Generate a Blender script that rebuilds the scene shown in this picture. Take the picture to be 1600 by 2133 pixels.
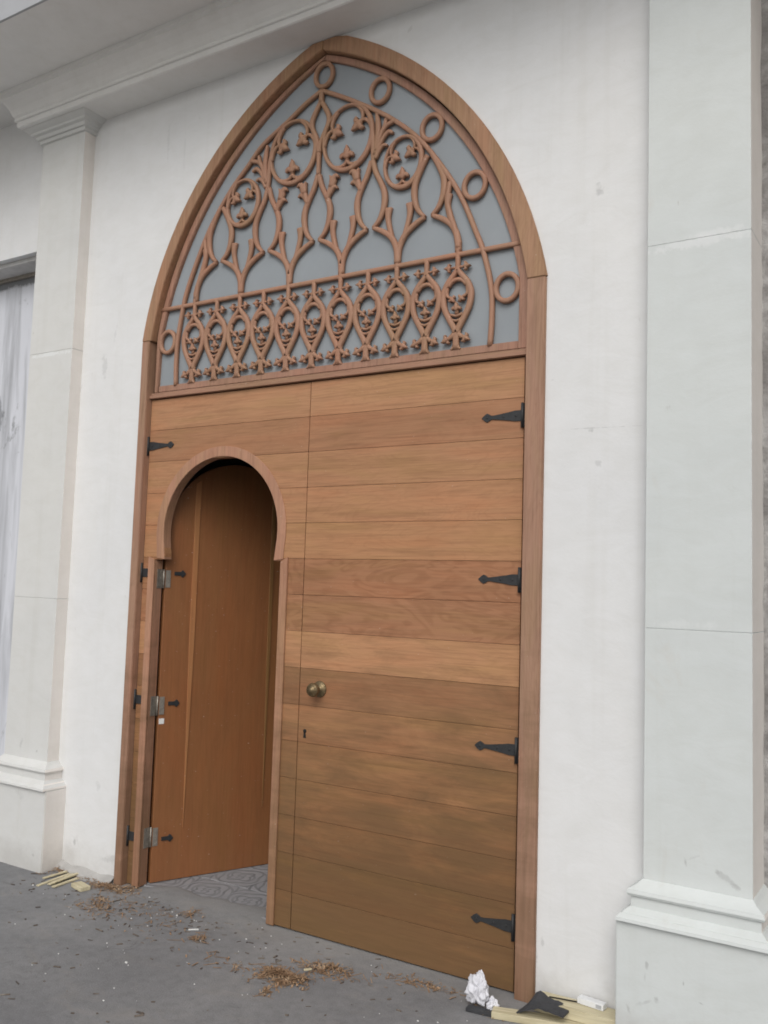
import bpy, bmesh, math, random
from mathutils import Vector, noise
for o in list(bpy.data.objects): bpy.data.objects.remove(o, do_unlink=True)
S = bpy.context.scene; COL = S.collection
R = math.radians; PI = math.pi
rnd = random.Random(11)

# ------------------------------------------------------------------ camera, world, sun, exposure
cam = bpy.data.cameras.new('camera'); co = bpy.data.objects.new('camera', cam); COL.objects.link(co)
co.location = (3.37151, -3.15692, 1.43288)
co.rotation_euler = (R(94.78112), R(-1.77753), R(32.09898))
cam.sensor_fit = 'VERTICAL'; cam.sensor_height = 36; cam.lens = 36 * 1905.19 / 2133
cam.clip_start = .05; cam.clip_end = 600
S.camera = co
S.cycles.filter_width = 1.8
SUN_AZ = 160; SUN_EL = 42
w = bpy.data.worlds.new('World'); S.world = w; w.use_nodes = True
nt = w.node_tree; nt.nodes.clear()
out = nt.nodes.new('ShaderNodeOutputWorld'); bg = nt.nodes.new('ShaderNodeBackground'); bg.inputs[1].default_value = .15
sky = nt.nodes.new('ShaderNodeTexSky'); sky.sky_type = 'NISHITA'; sky.sun_disc = False
sky.sun_elevation = R(SUN_EL); sky.sun_rotation = R(SUN_AZ); sky.dust_density = 4; sky.air_density = 1.2
hs = nt.nodes.new('ShaderNodeHueSaturation'); hs.inputs['Saturation'].default_value = .22
nt.links.new(sky.outputs[0], hs.inputs['Color']); nt.links.new(hs.outputs[0], bg.inputs[0]); nt.links.new(bg.outputs[0], out.inputs[0])
sl = bpy.data.lights.new('sun', 'SUN'); sl.energy = .9; sl.angle = R(40); sl.color = (1, .975, .95)
so = bpy.data.objects.new('sun', sl); COL.objects.link(so)
sd = Vector((math.sin(R(SUN_AZ)) * math.cos(R(SUN_EL)), math.cos(R(SUN_AZ)) * math.cos(R(SUN_EL)), math.sin(R(SUN_EL))))
so.rotation_euler = sd.to_track_quat('Z', 'Y').to_euler(); so.location = (5, -8, 8)
vs = S.view_settings; vs.view_transform = 'Standard'; vs.look = 'None'; vs.exposure = -.23; vs.gamma = 1; vs.use_curve_mapping = False

# ------------------------------------------------------------------ helpers
def lin(c): return tuple((x / 255 / 12.92) if x / 255 <= .04045 else ((x / 255 + .055) / 1.055) ** 2.4 for x in c)
def alb(c, k=.92): return tuple(min(.85, v / k) for v in lin(c)) + (1,)

class MB:
    def __init__(s): s.v = []; s.f = []; s.m = []; s.sm = []
    def add(s, vs, fs, m=0, sm=False):
        b = len(s.v); s.v += [tuple(v) for v in vs]
        for f in fs: s.f.append([b + i for i in f]); s.m.append(m); s.sm.append(sm)
    def box(s, x0, x1, y0, y1, z0, z1, m=0):
        s.add([(x0,y0,z0),(x1,y0,z0),(x1,y1,z0),(x0,y1,z0),(x0,y0,z1),(x1,y0,z1),(x1,y1,z1),(x0,y1,z1)],
              [(0,3,2,1),(4,5,6,7),(0,1,5,4),(1,2,6,5),(2,3,7,6),(3,0,4,7)], m)
    def prism(s, poly, y0, y1, m=0):            # polygon in xz pushed through y
        n = len(poly)
        s.add([(x,y0,z) for x,z in poly] + [(x,y1,z) for x,z in poly],
              [list(range(n)), list(range(2*n-1, n-1, -1))] + [(i, n+i, n+(i+1)%n, (i+1)%n) for i in range(n)], m)
    def strip(s, A, B, y0, y1, m=0, caps=True):  # solid between two polylines in xz
        n = len(A); vs = []
        for a, b in zip(A, B): vs += [(a[0],y0,a[1]),(b[0],y0,b[1]),(b[0],y1,b[1]),(a[0],y1,a[1])]
        fs = []
        for i in range(n-1):
            k = 4*i
            for q in range(4): fs.append((k+q, k+(q+1)%4, k+4+(q+1)%4, k+4+q))
        if caps: fs += [(3,2,1,0), tuple(4*(n-1)+q for q in range(4))]
        s.add(vs, fs, m)
    def carve(s, pts, w, y=0., d=.011, closed=False, sub=5, ns=8, m=0, kw=1.0):   # smooth carved bar; w = half width(s)
        s.kc = (getattr(s, 'kc', 0) + 1) % 7; y = y - .00035*s.kc; d = d + .00005*s.kc
        P = spline(pts, closed, sub)
        n = len(P)
        if callable(w): W = [w(i/(n-1)) for i in range(n)]
        elif isinstance(w, (list, tuple)):
            W = [v[0] for v in spline([(a, 0) for a in w], closed, sub)]
        else: W = [w]*n
        W = [v*kw for v in W]
        vs = []
        for i in range(n):
            a = P[i-1] if (i > 0 or closed) else P[i]; b = P[(i+1) % n] if (i < n-1 or closed) else P[i]
            tx, tz = b[0]-a[0], b[1]-a[1]; L = math.hypot(tx, tz) or 1; nx, nz = -tz/L, tx/L
            for k in range(ns):
                t = 2*PI*(k+.5)/ns; c, q = math.cos(t), math.sin(t)
                c = math.copysign(abs(c)**.68, c); q = math.copysign(abs(q)**.62, q)
                vs.append((P[i][0]+nx*W[i]*c, y-d*q, P[i][1]+nz*W[i]*c))
        fs = []
        for i in range(n if closed else n-1):
            j = (i+1) % n
            for k in range(ns): fs.append((i*ns+k, j*ns+k, j*ns+(k+1)%ns, i*ns+(k+1)%ns))
        if not closed: fs += [list(range(ns)), list(range((n-1)*ns, n*ns))[::-1]]
        s.add(vs, fs, m, True)
    def blob(s, c, r, m=0, nu=8, nv=5):
        vs = [(c[0],c[1],c[2]-r[2])]; fs = []
        for i in range(1, nv):
            t = PI*i/nv
            for k in range(nu):
                a = 2*PI*k/nu; vs.append((c[0]+r[0]*math.sin(t)*math.cos(a), c[1]+r[1]*math.sin(t)*math.sin(a), c[2]-r[2]*math.cos(t)))
        vs.append((c[0],c[1],c[2]+r[2])); e = len(vs)-1
        for k in range(nu): fs.append((0, 1+(k+1)%nu, 1+k)); fs.append((e, e-nu+k, e-nu+(k+1)%nu))
        for i in range(nv-2):
            for k in range(nu): a = 1+i*nu+k; b = 1+i*nu+(k+1)%nu; fs.append((a, b, b+nu, a+nu))
        s.add(vs, fs, m, True)
    def lathe(s, c, axis, prof, n=20, m=0):      # prof: (radius, distance along axis)
        a = Vector(axis).normalized(); u = a.orthogonal().normalized(); v = a.cross(u); c = Vector(c); vs = []; fs = []
        for r, h in prof:
            for k in range(n): t = 2*PI*k/n; vs.append(c + a*h + u*(r*math.cos(t)) + v*(r*math.sin(t)))
        for i in range(len(prof)-1):
            for k in range(n): fs.append((i*n+k, i*n+(k+1)%n, (i+1)*n+(k+1)%n, (i+1)*n+k))
        fs += [list(range(n))[::-1], list(range((len(prof)-1)*n, len(prof)*n))]
        s.add(vs, fs, m, True)
    def rings(s, loops, m=0, cap=True):          # stack of closed loops of equal length
        n = len(loops[0]); vs = [p for l in loops for p in l]; fs = []
        for i in range(len(loops)-1):
            for k in range(n): fs.append((i*n+k, i*n+(k+1)%n, (i+1)*n+(k+1)%n, (i+1)*n+k))
        if cap: fs += [list(range(n))[::-1], list(range((len(loops)-1)*n, len(loops)*n))]
        s.add(vs, fs, m)
    def build(s, name, mats, parent=None, color=None, bevel=0, seg=1, autos=None):
        me = bpy.data.meshes.new(name); me.from_pydata(s.v, [], s.f)
        mats = mats if isinstance(mats, (list, tuple)) else [mats]
        for q in mats: me.materials.append(q)
        me.polygons.foreach_set('material_index', s.m); me.polygons.foreach_set('use_smooth', s.sm)
        bm = bmesh.new(); bm.from_mesh(me)
        bmesh.ops.recalc_face_normals(bm, faces=bm.faces)
        if bevel:
            es = [e for e in bm.edges if len(e.link_faces) == 2 and e.calc_face_angle(0) > .6]
            bmesh.ops.bevel(bm, geom=es, offset=bevel, segments=seg, affect='EDGES', clamp_overlap=True)
        bm.to_mesh(me); bm.free(); me.update()
        o = bpy.data.objects.new(name, me); COL.objects.link(o)
        if parent: o.parent = parent
        if color: o.color = color
        return o

def spline(pts, closed=False, sub=5):
    n = len(pts); out = []
    if n < 3 and not closed: sub = max(sub, 1)
    rng = range(n) if closed else range(n-1)
    for i in rng:
        p1 = pts[i]; p2 = pts[(i+1) % n]
        p0 = pts[i-1] if (i > 0 or closed) else tuple(2*a-b for a, b in zip(p1, p2))
        p3 = pts[(i+2) % n] if (i < n-2 or closed) else tuple(2*b-a for a, b in zip(p1, p2))
        for k in range(sub):
            t = k/sub
            out.append(tuple(.5*((2*b)+(-a+c)*t+(2*a-5*b+4*c-d)*t*t+(-a+3*b-3*c+d)*t**3) for a, b, c, d in zip(p0, p1, p2, p3)))
    if not closed: out.append(tuple(pts[-1]))
    return out
def tag(o, label, cat, group=None, kind=None):
    if label: o['label'] = label
    if cat: o['category'] = cat
    if group: o['group'] = group
    if kind: o['kind'] = kind
    return o
def empty(name, loc=(0,0,0), rz=0):
    o = bpy.data.objects.new(name, None); COL.objects.link(o); o.location = loc; o.rotation_euler = (0,0,rz); o.empty_display_size = .1; return o
def arcpts(cx, cz, r, xa, xb, za, n=26):
    """arc from height za (side) to x = xb (apex side)"""
    t0 = math.asin((za-cz)/r); t1 = math.acos((xb-cx)/r)
    return [(cx+r*math.cos(t0+(t1-t0)*i/n), cz+r*math.sin(t0+(t1-t0)*i/n)) for i in range(n+1)]

# ------------------------------------------------------------------ materials
class NT:
    def __init__(s, name):
        s.m = bpy.data.materials.new(name); s.m.use_nodes = True; s.t = s.m.node_tree; s.b = s.t.nodes['Principled BSDF']
    def n(s, typ, **kw):
        q = s.t.nodes.new('ShaderNode'+typ)
        for k, v in kw.items():
            if hasattr(q, k) and k not in ('inputs',): setattr(q, k, v)
        return q
    def l(s, a, b): s.t.links.new(a, b)
    def val(s, sock, v):
        if hasattr(v, 'links') or hasattr(v, 'is_output'): s.l(v, sock)
        else: sock.default_value = v
    def coord(s, kind='Object', scale=(1,1,1), off=None):
        tc = s.n('TexCoord'); mp = s.n('Mapping'); mp.inputs['Scale'].default_value = scale
        s.l(tc.outputs[kind], mp.inputs[0])
        if off is not None: s.l(off, mp.inputs['Location'])
        return mp.outputs[0]
    def world(s, scale=(1,1,1)):
        g = s.n('NewGeometry'); mp = s.n('Mapping'); mp.inputs['Scale'].default_value = scale; s.l(g.outputs['Position'], mp.inputs[0]); return mp.outputs[0]
    def noise(s, vec, sc=5, det=4, rough=.55, dist=0):
        q = s.n('TexNoise'); q.inputs['Scale'].default_value = sc; q.inputs['Detail'].default_value = det
        q.inputs['Roughness'].default_value = rough; q.inputs['Distortion'].default_value = dist; s.l(vec, q.inputs['Vector']); return q.outputs[0]
    def ramp(s, fac, pts):
        q = s.n('ValToRGB'); e = q.color_ramp.elements
        while len(e) > 2: e.remove(e[-1])
        for i, (p, c) in enumerate(pts):
            if i > 1: e.new(p)
            e[i].position = p; e[i].color = c if isinstance(c, tuple) else (c, c, c, 1)
        s.l(fac, q.inputs[0]); return q.outputs[0]
    def mix(s, fac, a, b, mode='MIX'):
        q = s.n('Mix'); q.data_type = 'RGBA'; q.blend_type = mode
        s.val(q.inputs[0], fac); s.val(q.inputs[6], a); s.val(q.inputs[7], b); return q.outputs[2]
    def math(s, op, a, b=0, c=0):
        q = s.n('Math'); q.operation = op; s.val(q.inputs[0], a); s.val(q.inputs[1], b); s.val(q.inputs[2], c); return q.outputs[0]
    def bump(s, h, st=.3, dist=.01):
        q = s.n('Bump'); q.inputs['Strength'].default_value = st; q.inputs['Distance'].default_value = dist; s.l(h, q.inputs['Height']); s.l(q.outputs[0], s.b.inputs['Normal'])
    def col(s, c): s.val(s.b.inputs['Base Color'], c)
    def rough(s, r): s.val(s.b.inputs['Roughness'], r)

def wood(name, axis, contrast=1., stain=0., flame=0.):
    t = NT(name); oi = t.n('ObjectInfo')
    off = t.n('CombineXYZ'); r7 = t.math('MULTIPLY', oi.outputs['Random'], 37.); r9 = t.math('MULTIPLY', oi.outputs['Random'], 91.)
    t.l(r7, off.inputs[0]); t.l(r9, off.inputs[1]); t.l(r9, off.inputs[2])
    sc = {'x': (.9, 10, 13), 'z': (13, 10, .9)}[axis]
    fine = {'x': (5, 90, 150), 'z': (150, 90, 5)}[axis]
    v = t.coord('Object', sc, off.outputs[0]); v2 = t.coord('Object', fine, off.outputs[0])
    a = t.noise(v, 1.6, 4, .6, 1.6); b = t.noise(v2, 1., 2, .6, .3)
    vf = t.coord('Object', {'x': (1.6, 8, 7) if not flame else (1.5, 4, 5.5), 'z': (7, 8, 1.6)}[axis], off.outputs[0])
    wv = t.noise(vf, 1.1, 2, .5, 2.6); rings = t.math('SINE', t.math('MULTIPLY', wv, 42.)); 
    rm = t.math('MULTIPLY', t.math('ADD', rings, 1.), .5)
    ga = t.ramp(a, [(.30, (.74, .72, .70, 1)), (.52, (1., 1., 1., 1)), (.72, (1.10, 1.09, 1.06, 1))])
    gb = t.ramp(b, [(.30, (.80, .79, .78, 1)), (.55, (1.02, 1.02, 1.02, 1))])
    gr = t.ramp(rm, [(.0, (.90, .885, .87, 1) if not flame else (.78, .74, .70, 1)), (.45 if not flame else .7, (1, 1, 1, 1))])
    c = t.mix(.55*contrast, oi.outputs['Color'], ga, 'MULTIPLY')
    c = t.mix(.75*contrast, c, gb, 'MULTIPLY'); c = t.mix(.55*contrast if not flame else .6, c, gr, 'MULTIPLY')
    hv = t.noise(t.world({'x': (.8, 2, 5), 'z': (5, 2, .8)}[axis]), 1.9, 3, .6, .5)
    c = t.mix(.8, c, t.ramp(hv, [(.32, (1.05, .955, .92, 1)), (.5, (1, 1, 1, 1)), (.68, (.93, .985, .88, 1))]), 'MULTIPLY')
    # hand marks, dust and pale scuffs
    wp = t.world((1, 1, 1)); n1 = t.noise(wp, 3.1, 4, .6, .4)
    c = t.mix(.35, c, t.ramp(n1, [(.34, (.86, .84, .82, 1)), (.6, (1.03, 1.03, 1.03, 1))]), 'MULTIPLY')
    sp = t.noise(t.world((60, 60, 130)), 1., 2, .5); spm = t.ramp(sp, [(.735, 0.), (.76, 1.)])
    c = t.mix(t.math('MULTIPLY', spm, .5), c, (.62, .52, .45, 1))
    if stain:
        g = t.n('NewGeometry'); sx = t.n('SeparateXYZ'); t.l(g.outputs['Position'], sx.inputs[0])
        n2 = t.noise(t.world((1.8, 2, 6.5)), 1.7, 5, .62, .4)
        hgt = t.math('SUBTRACT', 1.25, sx.outputs[2]); hgt = t.math('MULTIPLY', hgt, .34)
        sm = t.math('ADD', n2, hgt); sm = t.ramp(sm, [(.53, 0.), (.84, 1.)])
        c = t.mix(t.math('MULTIPLY', sm, stain), c, (.125, .075, .036, 1))
    t.col(c); t.rough(t.ramp(a, [(.3, .62), (.7, .5)])); t.b.inputs['Specular IOR Level'].default_value = .3
    t.bump(b, .12, .004); return t.m

def plaster(name, base, dark=.5, tint=(.55, .52, .47, 1), bumpy=.25, marks=()):
    t = NT(name); p = t.world()
    a = t.noise(p, .9, 4, .6, .3); b = t.noise(p, 7, 5, .65); f = t.noise(p, 90, 3, .6); tw = t.noise(t.world((2.2, 2.2, 5.)), 2.2, 5, .62, 1.6)
    c = t.mix(.6, base, t.ramp(a, [(.3, (.93, .935, .945, 1)), (.7, (1.04, 1.03, 1.015, 1))]), 'MULTIPLY')
    c = t.mix(.5, c, t.ramp(b, [(.3, (.94, .94, .93, 1)), (.65, (1.02, 1.02, 1.02, 1))]), 'MULTIPLY')
    c = t.mix(.45, c, t.ramp(tw, [(.35, (.95, .945, .93, 1)), (.6, (1.015, 1.015, 1.015, 1))]), 'MULTIPLY')
    st = t.noise(t.world((11, 11, .35)), 1.5, 4, .6, .2); c = t.mix(.5, c, t.ramp(st, [(.30, (.945, .94, .925, 1)), (.46, (1, 1, 1, 1))]), 'MULTIPLY')
    # sparse scuffs, smears and drips
    s1 = t.noise(t.world((3.0, 3.0, 1.6)), 1.55, 4, .62, 1.2); m1 = t.ramp(s1, [(.62, 0.), (.72, 1.)])
    c = t.mix(t.math('MULTIPLY', m1, .22*dark), c, tint)
    s2 = t.noise(t.world((9, 9, 5)), 1.7, 3, .6, .8); m2 = t.ramp(s2, [(.715, 0.), (.77, 1.)])
    c = t.mix(t.math('MULTIPLY', m2, .5*dark), c, (.36, .34, .32, 1))
    g = t.n('NewGeometry'); sx = t.n('SeparateXYZ'); t.l(g.outputs['Position'], sx.inputs[0])
    # individual stains: (x, z, half length, half width, tilt, strength)
    wn = t.noise(p, 46, 4, .65); wq = t.noise(p, 17, 3, .6)
    for x, z, L, W, tl, k, *mc in marks:
        dx = t.math('SUBTRACT', sx.outputs[0], x); dz = t.math('SUBTRACT', sx.outputs[2], z); cs, sn = math.cos(R(tl)), math.sin(R(tl))
        u = t.math('MULTIPLY', t.math('ADD', t.math('MULTIPLY', dx, cs), t.math('MULTIPLY', dz, sn)), 1/L); v = t.math('MULTIPLY', t.math('SUBTRACT', t.math('MULTIPLY', dz, cs), t.math('MULTIPLY', dx, sn)), 1/W)
        d = t.math('SQRT', t.math('ADD', t.math('MULTIPLY', u, u), t.math('MULTIPLY', v, v)))
        d = t.math('ADD', d, t.math('MULTIPLY', t.math('SUBTRACT', t.math('ADD', wn, wq), 1.), 2.4)); mk = t.ramp(d, [(.35, 1.), (1.05, 0.)])
        c = t.mix(t.math('MULTIPLY', mk, k), c, mc[0] if mc else (.33, .335, .33, 1))
    # splash dirt near the ground
    low = t.math('SUBTRACT', .17, sx.outputs[2]); low = t.math('MULTIPLY', low, 2.6); low = t.math('ADD', low, b)
    ml = t.ramp(low, [(.58, 0.), (.95, 1.)]); c = t.mix(t.math('MULTIPLY', ml, .5), c, (.40, .385, .36, 1))
    t.col(c); t.rough(.82); t.b.inputs['Specular IOR Level'].default_value = .25
    h = t.mix(.35, b, f); h = t.mix(.4, h, tw); t.bump(h, bumpy*1.5, .005); return t.m

M = {}
MW = [(2.279,2.908,.018,.030,15,.40), (2.30,2.029,.190,.0020,-1,.34), (2.288,1.901,.012,.012,0,.3), (2.261,2.019,.012,.008,0,.4), (-.333,2.522,.020,.07,8,.25), (-.267,2.677,.01,.05,-10,.18), (-.355,.143,.010,.024,10,.45), (-.205,.424,.02,.03,10,.2), (2.107,.210,.008,.022,0,.35), (2.080,.161,.010,.02,0,.45), (.045,3.64,.010,.10,0,.14), (.160,3.57,.008,.13,0,.10), (2.108,2.22,.012,.006,0,.4), (-.10,.10,.08,.02,5,.3)]
MC = [(2.738,.565,.042,.014,-32,.34), (2.769,.546,.018,.012,-25,.42), (2.712,.583,.014,.010,-30,.4), (2.615,.591,.006,.016,15,.45), (2.640,.612,.030,.005,28,.24), (2.508,.269,.007,.016,0,.5), (2.502,.231,.005,.016,0,.25), (2.507,.155,.040,.007,28,.34), (2.537,.171,.015,.011,0,.45), (2.449,.121,.006,.022,25,.45), (2.622,.237,.0035,.010,0,.7), (2.675,.194,.008,.003,-20,.5), (-.718,.584,.012,.024,-20,.34), (-.592,.562,.012,.006,40,.42), (-.644,.354,.04,.02,-15,.2), (-.504,.078,.008,.008,0,.45),
      (2.65,2.624,.22,.017,1,.6,(.72,.735,.735,1)), (2.70,2.647,.10,.012,1,.5,(.72,.735,.735,1)), (2.60,1.345,.10,.02,0,.3,(.72,.74,.74,1)), (-.66,2.612,.2,.012,0,.6,(.76,.78,.78,1))]
M['wood_h'] = wood('wood_horizontal', 'x', 1., .6)
M['wood_flame'] = wood('wood_flame', 'x', 1., .3, 1.)
M['wood_v'] = wood('wood_vertical', 'z', 1., .45)
M['wood_in'] = wood('wood_wicket', 'z', .6, 0)
M['wood_in'].node_tree.nodes['Principled BSDF'].inputs['Coat Weight'].default_value = .35; M['wood_in'].node_tree.nodes['Principled BSDF'].inputs['Coat Roughness'].default_value = .32
M['carved'] = wood('wood_carved', 'z', .45, 0)
M['wall'] = plaster('plaster_white', (.725, .73, .733, 1), marks=MW)
M['coat'] = plaster('plaster_cool_coat', (.622, .652, .646, 1), 1., marks=MC)
M['coat2'] = plaster('plaster_neutral_coat', (.64, .643, .63, 1), .8, marks=MC[-9:])
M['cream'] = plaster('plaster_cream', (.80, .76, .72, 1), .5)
M['ceil'] = plaster('plaster_ceiling', (.78, .775, .76, 1), .1)
M['fascia'] = plaster('plaster_fascia', (.40, .41, .43, 1), .2)

t = NT('rough_concrete'); p = t.world(); a = t.noise(p, 6, 6, .7, .5); b = t.noise(p, 38, 4, .7)
c = t.ramp(a, [(.32, (.16, .15, .145, 1)), (.5, (.28, .27, .26, 1)), (.62, (.42, .41, .40, 1))])
c = t.mix(.6, c, t.ramp(b, [(.3, .75), (.6, 1.05)]), 'MULTIPLY'); t.col(c); t.rough(.9); t.bump(t.mix(.4, a, b), .9, .02); M['rough'] = t.m

t = NT('pavement_concrete'); p = t.world(); a = t.noise(p, 1.3, 5, .6, .3); b = t.noise(p, 22, 5, .7); f = t.noise(p, 190, 2, .6)
c = t.ramp(a, [(.28, (.158, .159, .166, 1)), (.52, (.202, .203, .208, 1)), (.75, (.258, .257, .258, 1))])
c = t.mix(.7, c, t.ramp(b, [(.28, .76), (.5, 1.), (.72, 1.16)]), 'MULTIPLY'); c = t.mix(.55, c, t.ramp(f, [(.3, .78), (.65, 1.14)]), 'MULTIPLY')
d1 = t.noise(t.world((1.6, 3.2, 1)), 2.1, 5, .7, .8); c = t.mix(t.math('MULTIPLY', t.ramp(d1, [(.55, 0.), (.72, 1.)]), .35), c, (.27, .25, .225, 1))
d2 = t.noise(t.world((3, 3, 1)), 2.4, 5, .75, 1.2); c = t.mix(t.math('MULTIPLY', t.ramp(d2, [(.60, 0.), (.70, 1.)]), .4), c, (.085, .08, .08, 1))
# pale plaster dust splashed along the foot of the wall
g = t.n('NewGeometry'); sx = t.n('SeparateXYZ'); t.l(g.outputs['Position'], sx.inputs[0])
e = t.math('MULTIPLY', t.math('ADD', sx.outputs[1], .30), 1.5); e = t.math('ADD', e, d1); c = t.mix(t.math('MULTIPLY', t.ramp(e, [(.62, 0.), (1., 1.)]), .45), c, (.30, .29, .275, 1))
t.col(c); t.rough(.9); sp = t.noise(t.world((120, 120, 120)), 1., 2, .6); c = t.mix(t.math('MULTIPLY', t.ramp(sp, [(.66, 0.), (.72, 1.)]), .5), c, (.34, .33, .32, 1)); sp2 = t.noise(t.world((75, 75, 75)), 1.3, 2, .6); c = t.mix(t.math('MULTIPLY', t.ramp(sp2, [(.66, 0.), (.72, 1.)]), .45), c, (.075, .07, .07, 1)); t.col(c); t.bump(t.mix(.5, b, f), .7, .005); M['ground'] = t.m

# patterned cement tile, dusty
t = NT('patterned_tile'); g = t.n('NewGeometry'); nz = t.n('TexNoise'); nz.inputs['Scale'].default_value = 5
t.l(g.outputs['Position'], nz.inputs['Vector']); sc = t.n('VectorMath'); sc.operation = 'SCALE'; sc.inputs['Scale'].default_value = .012; t.l(nz.outputs['Color'], sc.inputs[0])
ad = t.n('VectorMath'); ad.operation = 'ADD'; t.l(g.outputs['Position'], ad.inputs[0]); t.l(sc.outputs[0], ad.inputs[1])
sx = t.n('SeparateXYZ'); t.l(ad.outputs[0], sx.inputs[0])
fx = t.math('SUBTRACT', t.math('FRACT', t.math('MULTIPLY', sx.outputs[0], 4.)), .5); fy = t.math('SUBTRACT', t.math('FRACT', t.math('MULTIPLY', t.math('SUBTRACT', sx.outputs[1], .03), 4.)), .5)
r = t.math('SQRT', t.math('ADD', t.math('MULTIPLY', fx, fx), t.math('MULTIPLY', fy, fy))); an = t.math('ARCTAN2', fy, fx)
pet = t.math('MULTIPLY', t.math('SINE', t.math('MULTIPLY', an, 4.)), .05); rr = t.math('ADD', r, pet)
s1 = t.math('SINE', t.math('MULTIPLY', rr, 34.)); ln = t.ramp(s1, [(.55, 0.), (.8, 1.)])
s2 = t.math('SINE', t.math('ADD', t.math('MULTIPLY', r, 26.), t.math('MULTIPLY', an, 2.))); l2 = t.ramp(s2, [(.7, 0.), (.92, 1.)])
lm = t.math('MAXIMUM', t.math('MULTIPLY', ln, .8), t.math('MULTIPLY', l2, .6))
wr = t.noise(t.world(), 9, 5, .7); lm = t.math('MULTIPLY', lm, t.ramp(wr, [(.32, .25), (.6, 1.)]))
c = t.mix(lm, (.28, .28, .29, 1), (.105, .108, .118, 1)); c = t.mix(.6, c, t.ramp(wr, [(.3, .78), (.65, 1.1)]), 'MULTIPLY')
t.col(c); t.rough(.75); t.bump(wr, .15, .002); M['tile'] = t.m

def metal(name, col, rough=.5, met=.6):
    t = NT(name); a = t.noise(t.world(), 60, 4, .6); t.col(t.mix(.6, col, t.ramp(a, [(.3, .7), (.65, 1.15)]), 'MULTIPLY')); t.rough(rough); t.b.inputs['Metallic'].default_value = met
    t.bump(a, .2, .002); return t.m
M['iron'] = metal('black_iron', (.035, .036, .038, 1), .55, .25)
M['steel'] = metal('dull_steel', (.36, .325, .28, 1), .5, .6)
M['brass'] = metal('antique_brass', (.21, .155, .085, 1), .42, .75)
def plain(name, col, rough=.8, var=.35, scale=25, bump=.2):
    t = NT(name); a = t.noise(t.world(), scale, 4, .65); t.col(t.mix(var*2 if var < .5 else 1, col, t.ramp(a, [(.3, .72), (.65, 1.12)]), 'MULTIPLY')); t.rough(rough); t.bump(a, bump, .004); return t.m
M['paper'] = plain('tissue_paper', (.66, .66, .70, 1), .9, .12, 60, .5)
M['pale'] = None
t = NT('pale_pine'); a = t.noise(t.coord('Object', (3, 40, 40)), 1.5, 4, .6, .6); t.col(t.ramp(a, [(.3, (.42, .36, .22, 1)), (.6, (.60, .54, .37, 1))])); t.rough(.75); t.bump(a, .15, .003); M['pale'] = t.m
M['felt'] = plain('dark_felt', (.045, .046, .05, 1), .95, .4, 60, .6)
M['card'] = plain('white_card', (.72, .73, .74, 1), .6, .08, 30, .05)
M['mortar'] = plain('mortar', (.40, .39, .375, 1), .95, .3, 14, .6)
M['black'] = plain('keyhole_dark', (.012, .010, .008, 1), .9)
M['sticker'] = plain('white_sticker', (.75, .74, .72, 1), .6, .05)
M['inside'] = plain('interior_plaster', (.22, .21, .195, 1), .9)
t = NT('wood_shaving'); oi = t.n('ObjectInfo'); a = t.noise(t.world(), 28, 3, .6); t.col(t.ramp(a, [(.3, (.18, .105, .056, 1)), (.5, (.30, .19, .11, 1)), (.68, (.40, .29, .19, 1))])); t.rough(.8); M['shave'] = t.m
t = NT('litter'); a = t.noise(t.world(), 17, 2, .6); t.col(t.ramp(a, [(.38, (.085, .072, .064, 1)), (.52, (.145, .115, .09, 1)), (.64, (.24, .215, .185, 1))])); t.rough(.85); M['chip'] = t.m
M['white_chip'] = plain('plaster_crumb', (.72, .72, .70, 1), .9, .1)

# frosted fanlight glass
t = NT('frosted_glass'); a = t.noise(t.world(), 3, 4, .6); f = t.noise(t.world(), 160, 2, .5)
t.col(t.mix(.5, (.275, .30, .32, 1), t.ramp(a, [(.3, .84), (.7, 1.10)]), 'MULTIPLY')); t.rough(.42); t.b.inputs['Specular IOR Level'].default_value = .4
t.b.inputs['Coat Weight'].default_value = .16; t.b.inputs['Coat Roughness'].default_value = .02; t.bump(f, .03, .001); M['glass'] = t.m
# shop window glass smeared with whitewash
t = NT('whitewashed_glass'); n1 = t.noise(t.world((9, 3, .55)), 1.4, 5, .65, .5); n2 = t.noise(t.world((2.2, 2, 1.1)), 1.6, 5, .7, 1.); g = t.n('NewGeometry'); sx = t.n('SeparateXYZ'); t.l(g.outputs['Position'], sx.inputs[0])
top = t.math('SUBTRACT', 3.165, sx.outputs[2]); top = t.math('ADD', t.math('MULTIPLY', top, 14.), t.math('MULTIPLY', t.math('SUBTRACT', n2, .5), 2.))
tm = t.ramp(top, [(.0, 0.), (.25, 1.)]); pm = t.ramp(n1, [(.28, .25), (.58, 1.)]); hol = t.ramp(n2, [(.36, .2), (.43, 1.)])
k = t.math('MULTIPLY', tm, t.math('MULTIPLY', pm, hol)); c = t.mix(k, (.20, .205, .215, 1), (.62, .635, .68, 1)); t.col(c); t.rough(t.ramp(k, [(0, .2), (1, .8)])); M['wash'] = t.m

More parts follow.
